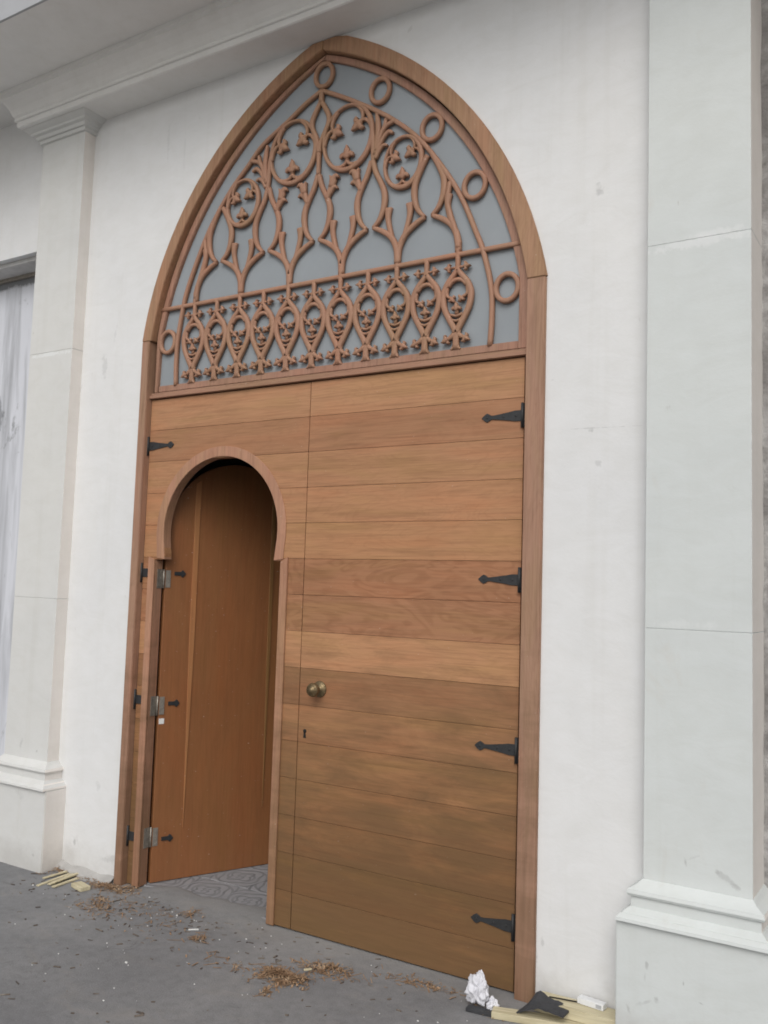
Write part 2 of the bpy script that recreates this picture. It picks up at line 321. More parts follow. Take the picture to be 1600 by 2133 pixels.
# ------------------------------------------------------------------ geometry constants (metres; door leaf faces on y = 0)
XO0, XO1 = -.050, 2.083            # frame outer edges
XI0, XI1 = .000, 2.006             # frame inner edges
YF = -.035                         # frame front
YW = -.020                         # wall front
ZA = 2.615                         # springing
def larc(cx, cz, r, xa, za, n=26):       # left-hand arc from springing height za up to x = xa
    t0 = math.asin((za-cz)/r); t1 = math.acos((cx-xa)/r)
    return [(cx-r*math.cos(t0+(t1-t0)*i/n), cz+r*math.sin(t0+(t1-t0)*i/n)) for i in range(n+1)]
ZB = 3.872                         # underside of the cornice
AX = 1.004
oR = arcpts(.396, 2.297, 1.7203, 0, AX, ZA); oL = larc(1.527, 2.388, 1.5954, AX, ZA)
iR = arcpts(.468, 2.356, 1.5622, 0, AX-.002, ZA); iL = larc(1.521, 2.393, 1.5248, AX-.002, ZA)
clampz = lambda P: [(x, min(z, ZB-.0025)) for x, z in P]
oR = clampz(oR); oL = clampz(oL)

# ------------------------------------------------------------------ ground
gm = MB()
gm.box(-150, 150, -5.2, .9, -.35, 0) 
ground = gm.build('pavement', M['ground']); tag(ground, 'grey dusty concrete pavement in front of the building', None, kind='structure')

m = MB(); m.box(-150, 150, -150, -5.2, -.3, -.12); st = m.build('bounce_street', plain('bounce_pale', (.36, .345, .32, 1), .9, .2, 2, .2)); tag(st, 'unseen pale street added to bounce light onto the building', None, kind='structure')  # out of view, added pale so it bounces light up to wall and soffit
# interior floor with patterned tiles
fb = MB(); fb.box(-1.2, 3.2, .055, 4.2, -.06, .004)
ifl = fb.build('tiled_floor', M['mortar']); tag(ifl, 'dusty patterned tile floor behind the open wicket', None, kind='structure')
tile_me = None
for i in range(8):
    for j in range(6):
        x = -.25 + .25*i; y = .03 + .25*j
        if tile_me is None:
            q = MB(); q.box(.0015, .2485, .0015, .2485, -.02, .0075); to = q.build('tile', M['tile'], ifl, bevel=.001); tile_me = to.data
        else:
            to = bpy.data.objects.new('tile', tile_me); COL.objects.link(to); to.parent = ifl
        to.location = (x, y, rnd.uniform(-.0012, .0008))

# ------------------------------------------------------------------ building
B = empty('building', (0, 0, 0))
tag(B, 'white plastered building front with two pilasters, heavy cornice and a whitewashed window', 'building')
def part(mb, name, mats, parent=None, label=None, **k):
    o = mb.build(name, mats, parent or B, **k)
    if label: o['label'] = label
    return o
grow = lambda P, d: [(x - d if x > 1 else x + d, z - d*.6) for x, z in P]
Rw = [(XO1-.006, -.05), (XO1-.006, ZA)] + [(x-.006, min(z-.003, ZB-.006)) for x, z in oR[1:-1]] + [(1.0040, ZB-.010)]
Lw = [(XO0+.006, -.05), (XO0+.006, ZA)] + [(x+.006, min(z-.003, ZB-.006)) for x, z in oL[1:-1]] + [(1.0040, ZB-.010)]
m = MB()
m.prism(Rw + [(1.0040, 4.7), (2.75, 4.7), (2.75, -.05)], YW, .24)
m.prism(Lw + [(1.0040, 4.7), (-.93, 4.7), (-.93, -.05)], YW, .24)
m.prism([(-.93, 3.24), (-.93, 4.7), (-2.7, 4.7), (-2.7, 3.24)], YW, .24)
m.prism([(-.93, -.05), (-.93, .30), (-2.7, .30), (-2.7, -.05)], YW, .24)
m.prism([(-2.7, -.05), (-2.7, 4.7), (-6, 4.7), (-6, -.05)], YW, .24)
part(m, 'plaster_wall', M['wall'])
# rough unplastered wall right of the right pilaster
m = MB(); nx, nzz = 24, 90; vs = []; fs = []
for i in range(nx+1):
    for j in range(nzz+1):
        x = 2.70 + 1.3*i/nx; z = -.05 + 4.75*j/nzz; y = .10 + .022*noise.noise(Vector((x*9, 3, z*6))) + .01*noise.noise(Vector((x*30, 7, z*24)))
        vs.append((x, y, z))
for i in range(nx):
    for j in range(nzz): a = i*(nzz+1)+j; fs.append((a, a+nzz+1, a+nzz+2, a+1))
m.add(vs, fs, 0, True); m.box(2.70, 6, .15, .4, -.05, 4.7)
part(m, 'concrete_wall', M['rough'], label='rough grey unplastered concrete at the right edge')
# interior shell
m = MB()
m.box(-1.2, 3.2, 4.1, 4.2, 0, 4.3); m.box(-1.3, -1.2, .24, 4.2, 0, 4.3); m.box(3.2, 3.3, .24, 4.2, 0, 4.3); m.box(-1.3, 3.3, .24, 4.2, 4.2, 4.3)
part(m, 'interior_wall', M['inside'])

m = MB(); vs = []; fs = []; nx_, ny_ = 26, 12
for i in range(nx_+1):
    for j in range(ny_+1):
        a = i/nx_; b = j/ny_; x = .10 + .752*a; yw = .075 + .06*a + .045*noise.noise(Vector((x*6, 2, 0))) + .02*noise.noise(Vector((x*23, 6, 0)))
        y = -.10 - .05*a + (yw+.10+.05*a)*b + .02*noise.noise(Vector((x*8, 9, b*3)))*(1 if j == 0 else 0)
        h = .0125*min(1, b*1.6)*(1 if j < ny_ else .6) + .0035*noise.noise(Vector((x*22, y*22, 1)))*min(1, 4*b)
        vs.append((x, y, max(-.001, h*min(1, 10*a, 10*(1-a))-.0015)))
for i in range(nx_):
    for j in range(ny_): a = i*(ny_+1)+j; fs.append((a, a+ny_+1, a+ny_+2, a+1))
m.add(vs, fs, 0, True); o = m.build('mortar_patch', M['ground'], ifl)
# moulded stacks: rectangle swept up through (outset, z)
def stack(mb, x0, x1, yf, yb, prof, m=0):
    mb.rings([[(x0-o, yf-o, z), (x1+o, yf-o, z), (x1+o, yb, z), (x0-o, yb, z)] for o, z in prof], m)
def pilaster(x0, x1, joints, yb, label, coat):
    zs = [.516] + joints + [3.80]
    root = None
    # the plinth block is the part itself; its blocks and mouldings are its pieces
    pb = MB(); pb.box(x0-.072, x1+.070, -.142, yb, -.05, .392)
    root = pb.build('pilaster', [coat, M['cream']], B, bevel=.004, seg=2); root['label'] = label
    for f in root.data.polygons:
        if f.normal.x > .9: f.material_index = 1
    for a, b in zip(zs[:-1], zs[1:]):
        q = MB(); q.box(x0, x1, -.09, yb, a+.0003, b-.0003)
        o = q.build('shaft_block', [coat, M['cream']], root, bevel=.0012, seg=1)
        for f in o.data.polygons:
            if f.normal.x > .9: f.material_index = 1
    q = MB()
    stack(q, x0, x1, -.09, yb, [(.070,.392),(.068,.402),(.056,.414),(.052,.4145),(.048,.420),(.034,.432),(.030,.4325),(.030,.466),(.038,.468),(.042,.476),(.038,.488),(.030,.492),(.014,.503),(.004,.514),(-.002,.518)])
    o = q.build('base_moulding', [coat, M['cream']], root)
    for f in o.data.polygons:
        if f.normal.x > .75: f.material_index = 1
    q = MB()
    stack(q, x0, x1, -.09, yb, [(-.002,3.796),(.012,3.800),(.014,3.818),(.024,3.820),(.030,3.836),(.046,3.842),(.050,3.852),(.070,3.862),(.080,3.868),(.082,ZB-.0008)])
    q.build('capital', coat, root)
    return root
pl = pilaster(-.850, -.508, [1.33, 2.625], .02, 'left pilaster with capital under the cornice', M['coat2'])
pr = pilaster(2.479, 2.817, [1.329, 2.637], .16, 'right pilaster with a cracked joint', M['coat'])
# cornice
cp = [(-.10,ZB),(-.190,ZB),(-.197,ZB+.004),(-.196,3.903),(-.206,3.905),(-.209,3.914),(-.205,3.921),(-.215,3.934),(-.226,3.962),(-.243,3.990),(-.262,4.010),(-.268,4.012),(-.270,4.030),(-.276,4.034),(-.276,4.051)]
m = MB(); loops = []
for y, z in cp:
    ex = -y-.19
    loops.append([(-.935-max(0, ex)*1.0, y, z), (6.0, y, z), (6.0, .02, z), (-.935-max(0, ex), .02, z)])
m.rings(loops)
part(m, 'cornice', M['ceil'])
m = MB(); m.box(-6, 6, -.669, .20, 4.051, 4.20)
part(m, 'soffit_slab', M['ceil'])
m = MB(); m.box(-6, 6, -.679, -.667, 4.049, 5.2)
part(m, 'fascia', M['fascia'])
# mortar fillet left of the door
m = MB(); vs = []; fs = []; n = 22
for i in range(n+1):
    x = -.44 + .385*i/n; h = .030 + .022*noise.noise(Vector((x*9, 1, 0))) + .016*max(0, 1-i/4.); d = .055 + .03*noise.noise(Vector((x*7, 5, 0)))
    vs += [(x, YW+.004, h), (x, YW-.004, h-.003), (x, YW-d*.5, h*.42), (x, YW-d, .0), (x, YW+.004, -.01)]
for i in range(n):
    for k in range(4): fs.append((5*i+k, 5*i+5+k, 5*i+6+k, 5*i+1+k))
m.add(vs, fs, 0, True); part(m, 'mortar_fillet', M['mortar'])
# shop window at far left
m = MB(); m.box(-2.7, -.93, .150, .19, .30, .36); m.box(-2.7, -.93, .145, .19, 3.195, 3.24); m.box(-2.7, -2.64, .150, .19, .36, 3.195); m.box(-.99, -.93, .150, .19, .36, 3.195)
wf = part(m, 'window', M['steel'], label='whitewashed shop window behind the left pilaster', bevel=.003)
m = MB(); m.box(-2.64, -.99, .164, .170, .36, 3.195); m.build('pane', M['wash'], wf)
m = MB(); m.box(-2.7, -.93, .02, .149, 3.215, 3.239); m.build('head_reveal', plain('bare_render', (.55, .54, .53, 1), .9, .3, 12, .4), wf)

# ------------------------------------------------------------------ doorway frame
FR = alb((156, 120, 100)); FR2 = alb((157, 123, 103))
D = empty('arched_doorway', (1.0, 0, 0))
tag(D, 'tall pointed arch timber door frame with traceried frosted fanlight', 'doorway')
def dpart(mb, name, mat, parent=None, color=FR, **k):
    o = mb.build(name, mat, D if parent is None else parent, color=color, **k)
    if parent is None: o.matrix_parent_inverse = D.matrix_world.inverted()
    return o
D.location = (1.0, 0, 0); bpy.context.view_layer.update()
for xo, xi in ((XO0, XI0), (XO1, XI1+.002)):
    m = MB(); m.box(min(xo, xi), max(xo, xi), YF, .052, -.02, ZA)
    dpart(m, 'jamb', M['wood_v'], color=FR2, bevel=.003, seg=2)
for x0, x1 in ((XI0-.02, XI0+.018), (XI1-.014, XI1+.02)):
    m = MB(); m.box(x0, x1, .053, .10, -.02, 2.33); dpart(m, 'door_stop', M['wood_v'], color=FR2)
for o_, i_ in ((oR, iR), (oL, iL)):
    m = MB(); m.strip([(o_[0][0], ZA+.0012)] + o_[1:], [(i_[0][0], ZA+.0012)] + i_[1:], YF, .052)
    dpart(m, 'arch_rib', M['wood_v'], color=alb((158, 123, 97)), bevel=.003, seg=2)
m = MB(); m.box(XI0+.001, XI1-.001, -.018, .05, 2.3285, 2.3435); dpart(m, 'transom_rail', M['wood_h'], color=FR, bevel=.002)
m = MB(); m.box(XI0+.001, XI1-.001, -.006, .05, 2.3445, 2.3565); dpart(m, 'transom_bead', M['wood_h'], color=FR2, bevel=.002)

# fanlight sash
SR = alb((156, 120, 102))
gR = arcpts(.442, 2.345, 1.5488, 0, .991, 2.64); gL = larc(1.608, 2.336, 1.5872, .991, 2.64)
gL[0] = (.047, 2.64)
sR = [(x-.004, z-.003) for x, z in arcpts(.468, 2.356, 1.5622, 0, 1.0, 2.64)]; sL = [(x+.004, z-.003) for x, z in larc(1.521, 2.393, 1.5248, 1.0, 2.64)]
fan = MB()
for s_, g_ in ((sR, gR), (sL, gL)):
    fan.strip([(s_[0][0], 2.3575)] + s_, [(g_[0][0]+(-.008 if g_ is gL else 0), 2.3575)] + g_, -.004, .040)
fan.box(gL[0][0]+.0005, gR[0][0]-.0005, -.0035, .040, 2.358, 2.390)
F = dpart(fan, 'fanlight', M['wood_v'], color=SR, bevel=.003, seg=2)
F['label'] = 'frosted pointed fanlight with carved tracery'
m = MB(); gl = [(gL[0][0]-.012, 2.38)] + [(x-.010, z+.003) for x, z in gL]; gr = [(gR[0][0]+.012, 2.38)] + [(x+.010, z+.003) for x, z in gR]
m.prism(gl[:-1] + [(.991, gL[-1][1]+.012)] + gr[:-1][::-1], 0.0132, .020); m.build('glass_pane', M['glass'], F)

CV = alb((157, 120, 99)); YT = .002
def tr(mb, name): 
    o = mb.build(name, M['carved'], F, color=CV); return o
m = MB(); m.carve([(gL[0][0]-.01, 2.7735), (.98, 2.7735), (gR[0][0]+.01, 2.7735)], .0105, YT-.001, .010, sub=12); tr(m, 'tracery_rail')
AR = [(1.842, 2.384), (1.848, 2.50), (1.842, 2.62), (1.806, 2.765), (1.772, 2.850), (1.704, 3.005), (1.622, 3.140), (1.502, 3.298), (1.382, 3.408), (1.280, 3.482), (1.152, 3.562), (1.060, 3.614), (.982, 3.655)]
AL = [(.160, 2.384), (.155, 2.50), (.160, 2.62), (.184, 2.765), (.206, 2.850), (.268, 2.999), (.346, 3.148), (.458, 3.298), (.570, 3.406), (.650, 3.482), (.797, 3.562), (.890, 3.617), (.982, 3.657)]
for P in (AL, AR):
    m = MB(); m.carve(P, .0105, YT, .0115); tr(m, 'tracery_arch')
for cx, cz in ((.990, 3.726), (1.294, 3.570), (1.556, 3.339), (1.760, 3.048), (1.910, 2.607), (.093, 2.607)):
    m = MB(); m.carve([(cx+.047*math.cos(2*PI*k/16), cz+.053*math.sin(2*PI*k/16)) for k in range(16)], .0105, YT, .012, True, 3); tr(m, 'ring')
CX = .980; PT = .1429
def bud(mb, x, z, ang, s=1., y=None):
    """carved spade leaf pointing along ang: pointed middle lobe, two curled side lobes"""
    y = (YT if y is None else y) - .003
    c, q = math.cos(ang), math.sin(ang); s = s*1.15
    T = lambda a, b: (x+s*(a*c-b*q), z+s*(q*a+b*c))
    mb.carve([T(-.010, 0), T(.002, 0), T(.016, 0), T(.032, 0)], [.0060*s, .0125*s, .0105*s, .0012*s], y, .011, sub=3, ns=6)
    for k in (-1, 1):
        mb.carve([T(-.004, 0), T(.003, k*.010), T(.001, k*.019), T(-.007, k*.0215)], [.008*s, .0085*s, .0075*s, .0030*s], y+.001, .0105, sub=2, ns=6)
# balusters
def baluster():
    m = MB(); y = YT-.002
    m.carve([(0, 2.772), (0, 2.735), (0, 2.698)], .0105, y, .010, sub=2)
    for s in (-1, 1):
        m.carve([(0, 2.712), (s*.018, 2.690), (s*.043, 2.660), (s*.060, 2.622), (s*.0615, 2.590), (s*.053, 2.552), (s*.030, 2.508), (s*.010, 2.474), (s*.002, 2.455)], [.010,.011,.0125,.013,.013,.0125,.0125,.013,.014], y, .011, sub=3, ns=8)
        m.carve([(s*.004, 2.722), (s*.026, 2.721)], [.006, .004], y, .006, sub=2, ns=6); bud(m, s*.036, 2.721, 0 if s > 0 else PI, .62, y)
        m.carve([(s*.045, 2.640), (s*.047, 2.615), (s*.036, 2.602), (s*.026, 2.600)], [.008, .007, .006, .006], y, .009, sub=3, ns=6)
        bud(m, s*.022, 2.594, R(-90-s*38), .58, y)
        m.carve([(s*.004, 2.452), (s*.026, 2.436), (s*.036, 2.432)], [.012, .009, .006], y, .009, sub=2, ns=6); bud(m, s*.040, 2.430, R(-90+s*62), .70, y)
        m.carve([(0, 2.440), (s*.003, 2.410), (s*.014, 2.391), (s*.022, 2.388)], [.010, .009, .006, .003], y, .009, sub=3, ns=6)
    m.carve([(.042*math.cos(R(20+14*k)), 2.630+.042*math.sin(R(20+14*k))) for k in range(11)], .0085, y, .010, sub=1, ns=6)
    m.carve([(0, 2.468), (0, 2.425), (0, 2.388)], [.021, .0135, .016], y, .0095, sub=2)
    bud(m, 0, 2.552, PI/2, .72, y); m.carve([(0, 2.53), (0, 2.56)], .008, y, .008, sub=2, ns=6)
    for z, a in ((2.526, .026), (2.506, .024)): m.carve([(-a, z+.004), (0, z-.004), (a, z+.004)], .0055, y, .009, sub=2, ns=6)
    return m
bo = baluster().build('baluster', M['carved'], F, color=CV)
for k in range(11):
    o = bo if k == 0 else bo.copy()
    if k: COL.objects.link(o)
    o.location = (.265 + PT*k, 0, 0); o.color = CV
# forked stems
def half(mb, xs, s, bayx, full=True, crocket=True, topz=3.25, topu=.004):
    """branch of the stem at xs towards the bay centred on bayx (s = +1 bay lies to the right)"""
    u = lambda a: bayx - s*a
    mb.carve([(xs, 2.785), (u(.137), 2.848), (u(.110), 2.902), (u(.064), 2.938), (u(.017), 2.961)], [.014, .0135, .013, .012, .009], YT, .011)
    mb.carve([(u(.017), 2.961), (u(.046), 2.990), (u(.064), 3.030), (u(.071), 3.075), (u(.066), 3.115), (u(.046), 3.160), (u(.022), 3.205), (u(topu), topz)], [.008, .0105, .0125, .0145, .0135, .012, .012, .011], YT, .011)
    mb.carve([(u(.120), 2.880), (u(.100), 2.940), (u(.089), 2.990), (u(.091), 3.035)], [.009, .011, .0125, .018], YT+.001, .011)
    if crocket:
        mb.carve([(u(.052), 3.140), (u(.068), 3.175), (u(.080), 3.205), (u(.086), 3.222)], [.011, .014, .016, .017], YT, .011)
        mb.carve([(u(.072), 3.190), (u(.086), 3.226), (u(.101), 3.236), (u(.114), 3.226)], [.014, .0145, .0105, .0025], YT-.001, .011, sub=3)
        mb.carve([(u(.074), 3.205), (u(.074), 3.228), (u(.066), 3.244)], [.012, .010, .0025], YT-.0015, .011, sub=3)
        mb.carve([(u(.062), 3.160), (u(.080), 3.183), (u(.096), 3.188), (u(.107), 3.178)], [.012, .0115, .0090, .0025], YT, .011, sub=3)
for k in (0, 2, 4, 6, 8, 10):
    xs = .265 + PT*k; m = MB()
    m.carve([(xs, 2.76), (xs, 2.80), (xs, 2.83)], [.0105, .0115, .013], YT-.001, .011, sub=3)
    cr = k in (4, 6)
    if k < 10:
        bx = .265 + PT*(k+1); end = k == 0
        tz, tu = (3.222, .010) if k in (0, 8) else (3.262, .004)
        half(m, xs, 1, bx, crocket=cr, topz=tz if k != 0 else 3.222, topu=tu)
    if k > 0:
        bx = .265 + PT*(k-1)
        tz, tu = (3.222, .010) if k in (2, 10) else (3.262, .004)
        half(m, xs, -1, bx, crocket=cr, topz=tz, topu=tu)
    if k in (0, 10):
        s = 1 if k == 10 else -1
        m.carve([(xs, 2.80), (xs-s*.014, 2.87), (xs-s*.040, 2.945), (xs-s*.055, 3.01), (xs-s*.044, 3.085)], [.012, .011, .011, .0105, .010], YT, .011)
    tr(m, 'forked_stem')
# roundels
def roundel(cx, cz, rx, rz):
    m = MB()
    m.carve([(cx+rx*math.cos(2*PI*k/20), cz+rz*math.sin(2*PI*k/20)) for k in range(20)], [.0095+.003*math.cos(2*PI*k/20+.8) for k in range(20)], YT, .012, True, 3)
    sc = rx/.127
    for th, d in ((152, 26), (36, 26), (270, 24)):
        e = lambda a, f: (cx+rx*f*math.cos(R(a)), cz+rz*f*math.sin(R(a)))
        tp = e(th, .72)
        for s in (-1, 1): m.carve([e(th+s*d*1.35, .99), e(th+s*d*.8, .93), e(th+s*d*.3, .84), tp], [.008*sc, .0085*sc, .008*sc, .007*sc], YT, .010, sub=3)
        dx, dz = -math.cos(R(th)), -math.sin(R(th)); a = math.atan2(dz, dx)
        m.carve([tp, e(th, .58)], .0085*sc, YT, .010, sub=2); b = e(th, .57); bud(m, b[0], b[1], a, 1.25*sc**.5)
    return m
for cx, cz, rx, rz in ((.830, 3.404, .128, .146), (1.132, 3.400, .128, .146), (.540, 3.224, .094, .110), (1.421, 3.222, .090, .110)):
    tr(roundel(cx, cz, rx, rz), 'roundel')
# teardrop between the big roundels, and the stems between roundels
m = MB()
m.carve([(.982, 3.655), (.981, 3.630), (.980, 3.600)], [.013, .012, .014], YT-.002, .012, sub=3)
for s in (-1, 1): m.carve([(.980, 3.606), (.980+s*.022, 3.572), (.980+s*.045, 3.528), (.980+s*.044, 3.490), (.980+s*.022, 3.445), (.978+s*.006, 3.405), (.978+s*.003, 3.365)], [.011, .0115, .012, .0115, .011, .010, .010], YT-.001, .011)
m.carve([(.978, 3.375), (.978, 3.32), (.979, 3.262)], [.012, .010, .010], YT, .011); tr(m, 'teardrop')
for s in (-1, 1):
    X = lambda x: CX + s*(x-CX)
    m = MB()
    m.carve([(X(1.272), 3.255), (X(1.268), 3.320), (X(1.262), 3.390), (X(1.247), 3.460), (X(1.214), 3.512)], [.011, .012, .011, .010, .008], YT, .011)
    # leaf spray fanning up beside the small roundel
    m.carve([(X(1.278), 3.285), (X(1.290), 3.360), (X(1.290), 3.420), (X(1.282), 3.470)], [.011, .012, .013, .006], YT-.001, .011)
    m.carve([(X(1.283), 3.300), (X(1.305), 3.365), (X(1.325), 3.400), (X(1.330), 3.432)], [.009, .010, .011, .007], YT-.001, .011)
    m.carve([(X(1.305), 3.372), (X(1.335), 3.402), (X(1.362), 3.412), (X(1.376), 3.420)], [.008, .009, .010, .006], YT-.001, .010)
    m.carve([(X(1.285), 3.290), (X(1.318), 3.350), (X(1.345), 3.372), (X(1.366), 3.362)], [.008, .009, .010, .007], YT, .010)
    m.carve([(X(1.281), 3.268), (X(1.300), 3.300), (X(1.322), 3.318), (X(1.340), 3.312)], [.010, .009, .008, .006], YT, .010)
    tr(m, 'leaf_spray')

# ------------------------------------------------------------------ door leaves
H = .155; W1 = .982; W2 = 1.990
TINT = [(169,128,100),(159,118,92),(168,126,98),(169,126,97),(167,125,95),(156,113,87),(160,117,91),(174,131,101),(142,105,79),(153,113,84),(146,108,78),(143,105,75),(138,101,71),(130,95,65),(131,98,69)]
def tint(row, j=0):
    a = alb(TINT[row]); k = 1 + rnd.uniform(-.035, .035)
    return (a[0]*k, a[1]*k*.975, a[2]*k*.88, 1)
ACX, ACZ, AR_ = .481, 1.672, .350
def open_half(z):                        # half width of the wicket opening at height z
    if z < 1.54: return None
    d = AR_**2 - (z-ACZ)**2
    if d <= 0: return 0.
    h = math.sqrt(d)
    return max(h, .336) if z < 1.62 else h
OX0, OX1 = .086, .857
def strap(parent, x0, z, length=.168, cut=None, flip=1):
    """pin plate at x0, tapering strap with a spear tip towards -x (flip=1) or +x (flip=-1); cut=(a,b) keeps a span of the strap"""
    prof = [(0, .021), (.030, .0205), (.055, .016), (.118, .0075), (.128, .0075), (.134, .012), (.145, .0175), (.155, .012), (length, .0006)]
    if cut: prof = [(a, b) for a, b in prof if cut[0] <= a <= cut[1]]; 
    if cut and cut[0] == 0: prof.append((cut[1], .0135))
    if cut and cut[0] > 0: prof = [(cut[0], .0085)] + prof
    m = MB(); up = [(x0 - flip*a, z+b) for a, b in prof]; dn = [(x0 - flip*a, z-b) for a, b in prof]
    m.strip(up, dn, -.0045, -.0002); o = m.build('strap_hinge', M['iron'], parent, bevel=.001)
    if not cut or cut[0] == 0:
        q = MB(); q.box(min(x0, x0+flip*.010), max(x0, x0+flip*.010), -.008, -.0002, z-.046, z+.046)
        for zz in (-.030, 0, .030): pass
        q.lathe((x0+flip*.003, -.008, z-.047), (0,0,1), [(.0055,0),(.0055,.094)], 10); q.build('hinge_plate', M['iron'], o)
    for a in ((.025, .075, .145) if not cut else ()):
        q = MB(); q.lathe((x0-flip*a, -.0044, z), (0,-1,0), [(.0045,0),(.0045,.001),(.003,.0022),(.0005,.0026)], 10); q.build('rivet', M['iron'], o)
    return o
# right leaf
RL = empty('door_leaf', (0, 0, 0)); tag(RL, 'right door leaf of wide horizontal boards with brass knob and four strap hinges', 'door', 'leaves of the arched door')
G = .0006
xa, xb = W1+.0018, W2
m = MB(); m.box(xa+.002, xb-.002, .016, .045, .008, 2.321); m.build('core', M['wood_h'], RL, color=FR2)
for k in range(15):
    m = MB(); m.box(xa, xb, 0, .0165, max(.006, H*k)+G, H*(k+1)-G-(0.001 if k == 14 else 0)); m.build('plank', M['wood_flame' if k in (8, 9) else 'wood_h'], RL, color=tint(14-k), bevel=.0008)
for z in (2.100, 1.480, .858, .232): strap(RL, W2-.006, z)
m = MB(); kc = (1.089, 0, 1.004)
m.lathe(kc, (0,-1,0), [(.034,-.001),(.034,.003),(.030,.006),(.026,.0065),(.024,.009),(.018,.010),(.012,.014),(.011,.026),(.014,.032),(.024,.038),(.0295,.047),(.0295,.053),(.026,.060),(.019,.064),(.0185,.0655),(.012,.067),(.0115,.069),(.005,.0705),(.0005,.071)], 28)
for k in range(14):
    a = 2*PI*k/14; m.blob((kc[0]+.030*math.cos(a), -.005, kc[2]+.030*math.sin(a)), (.003, .003, .003), nu=6, nv=4)
    m.blob((kc[0]+.0225*math.cos(a), -.0625, kc[2]+.0225*math.sin(a)), (.0028, .0025, .0028), nu=6, nv=4)
m.build('door_knob', M['brass'], RL)
m = MB(); m.lathe((1.019, -.0001, .823), (0,-1,0), [(.0085,-.002),(.0085,.0012)], 14); m.prism([(1.0155,.824),(1.0225,.824),(1.0262,.795),(1.0118,.795)], -.0011, .002); m.build('keyhole', M['black'], RL)
# left leaf
LL = empty('door_leaf', (0, 0, 0)); tag(LL, 'left door leaf with a horseshoe arched wicket opening cut through it', 'door', 'leaves of the arched door')
xa, xb = .003, W1-.0018
def side_poly(z0, z1, side):             # outline of a board piece beside the opening
    n = 9; pts = []
    for i in range(n):
        z = z0 + (z1-z0)*i/(n-1); h = open_half(z)
        if z < 1.5385: x = OX0 if side < 0 else OX1
        else: x = ACX + side*(h if h else 0)
        pts.append((x, z))
    if z0 < 1.5385 < z1:
        pts = [(OX0 if side < 0 else OX1, z0), (OX0 if side < 0 else OX1, 1.5385), (ACX+side*.336, 1.5386)] + [(ACX+side*open_half(z), z) for z in [1.5386+(z1-1.5386)*i/6 for i in range(1, 7)]]
    return ([(xa, z0), (xa, z1)] if side < 0 else [(xb, z0), (xb, z1)]) + pts[::-1]
for k in range(15):
    z0, z1 = max(.006, H*k)+G, H*(k+1)-G-(0.001 if k == 14 else 0)
    c = tint(14-k)
    if H*k > 2.0:
        m = MB(); m.box(xa, xb, 0, .045, z0, z1); m.build('plank', M['wood_h'], LL, color=c, bevel=.0012)
    else:
        for side in (-1, 1):
            P = side_poly(z0, min(z1, ACZ+AR_-.0008), side)
            m = MB(); m.prism(P, 0, .045); m.build('plank', M['wood_flame' if k in (8, 9) else 'wood_h'], LL, color=c, bevel=.0008)
m = MB(); m.box(ACX-.10, ACX+.10, .001, .044, ACZ+AR_-.006, 2.016); 
# moulded trim round the opening, lining its edge
TR = alb((168, 127, 104))
arc = [(ACX+AR_*math.cos(R(a)), ACZ+AR_*math.sin(R(a))) for a in range(-14, 195, 4)]
arc[0] = (ACX+.336, 1.540); arc[-1] = (ACX-.336, 1.540)
outr = [(ACX+(AR_+.046)*math.cos(R(a)), ACZ+(AR_+.046)*math.sin(R(a))) for a in range(-14, 195, 4)]
outr[0] = (ACX+.336+.050, 1.546); outr[-1] = (ACX-.336-.050, 1.546)
inn = [(ACX+(x-ACX)*.9965, ACZ+(z-ACZ)*.9965) for x, z in arc]
m = MB(); m.strip(inn, outr, -.0045, -.0003); m.strip([(ACX+(x-ACX)*1.004, ACZ+(z-ACZ)*1.004) for x, z in arc], inn, -.0002, .046)
o = m.build('arch_trim', M['wood_v'], LL, color=TR, bevel=.002)
for x0, x1, li in ((OX0-.041, OX0, OX0), (OX1, OX1+.040, OX1)):
    m = MB(); m.prism([(x0, .004), (x1, .004), (x1, 1.538), (x0, 1.552 if li == OX0 else 1.538)] if li == OX0 else [(x0, .004), (x1, .004), (x1, 1.556), (x0, 1.536)], -.009, -.0003)
    m.box(li-.002 if li == OX1 else li-.0005, li+.0005 if li == OX1 else li+.002, -.0002, .046, .004, 1.536)
    m.build('jamb_trim', M['wood_v'], LL, color=alb((165, 124, 100)) if li == OX1 else TR, bevel=.0025, seg=2)
strap(LL, -.001+.004, 2.094, flip=-1)
for z in (1.474, .866, .226): strap(LL, .003, z, cut=(0, .060), flip=-1)
# butt hinges on the left jamb of the opening
for z in (1.447, .838, .222):
    m = MB(); m.box(OX0+.0022, OX0+.0042, .012, .0465, z-.046, z+.046)
    m.lathe((OX0+.010, .049, z-.046), (0,0,1), [(.0045,0),(.0045,.092)], 10)
    ho = m.build('butt_hinge', M['steel'], LL)
    for zz in (-.033, 0, .033):
        for yy in (.020, .033):
            q = MB(); q.lathe((OX0+.0042, yy, z+zz), (1,0,0), [(.0035,0),(.003,.0008),(.0004,.001)], 8); q.build('screw', M['steel'], ho)

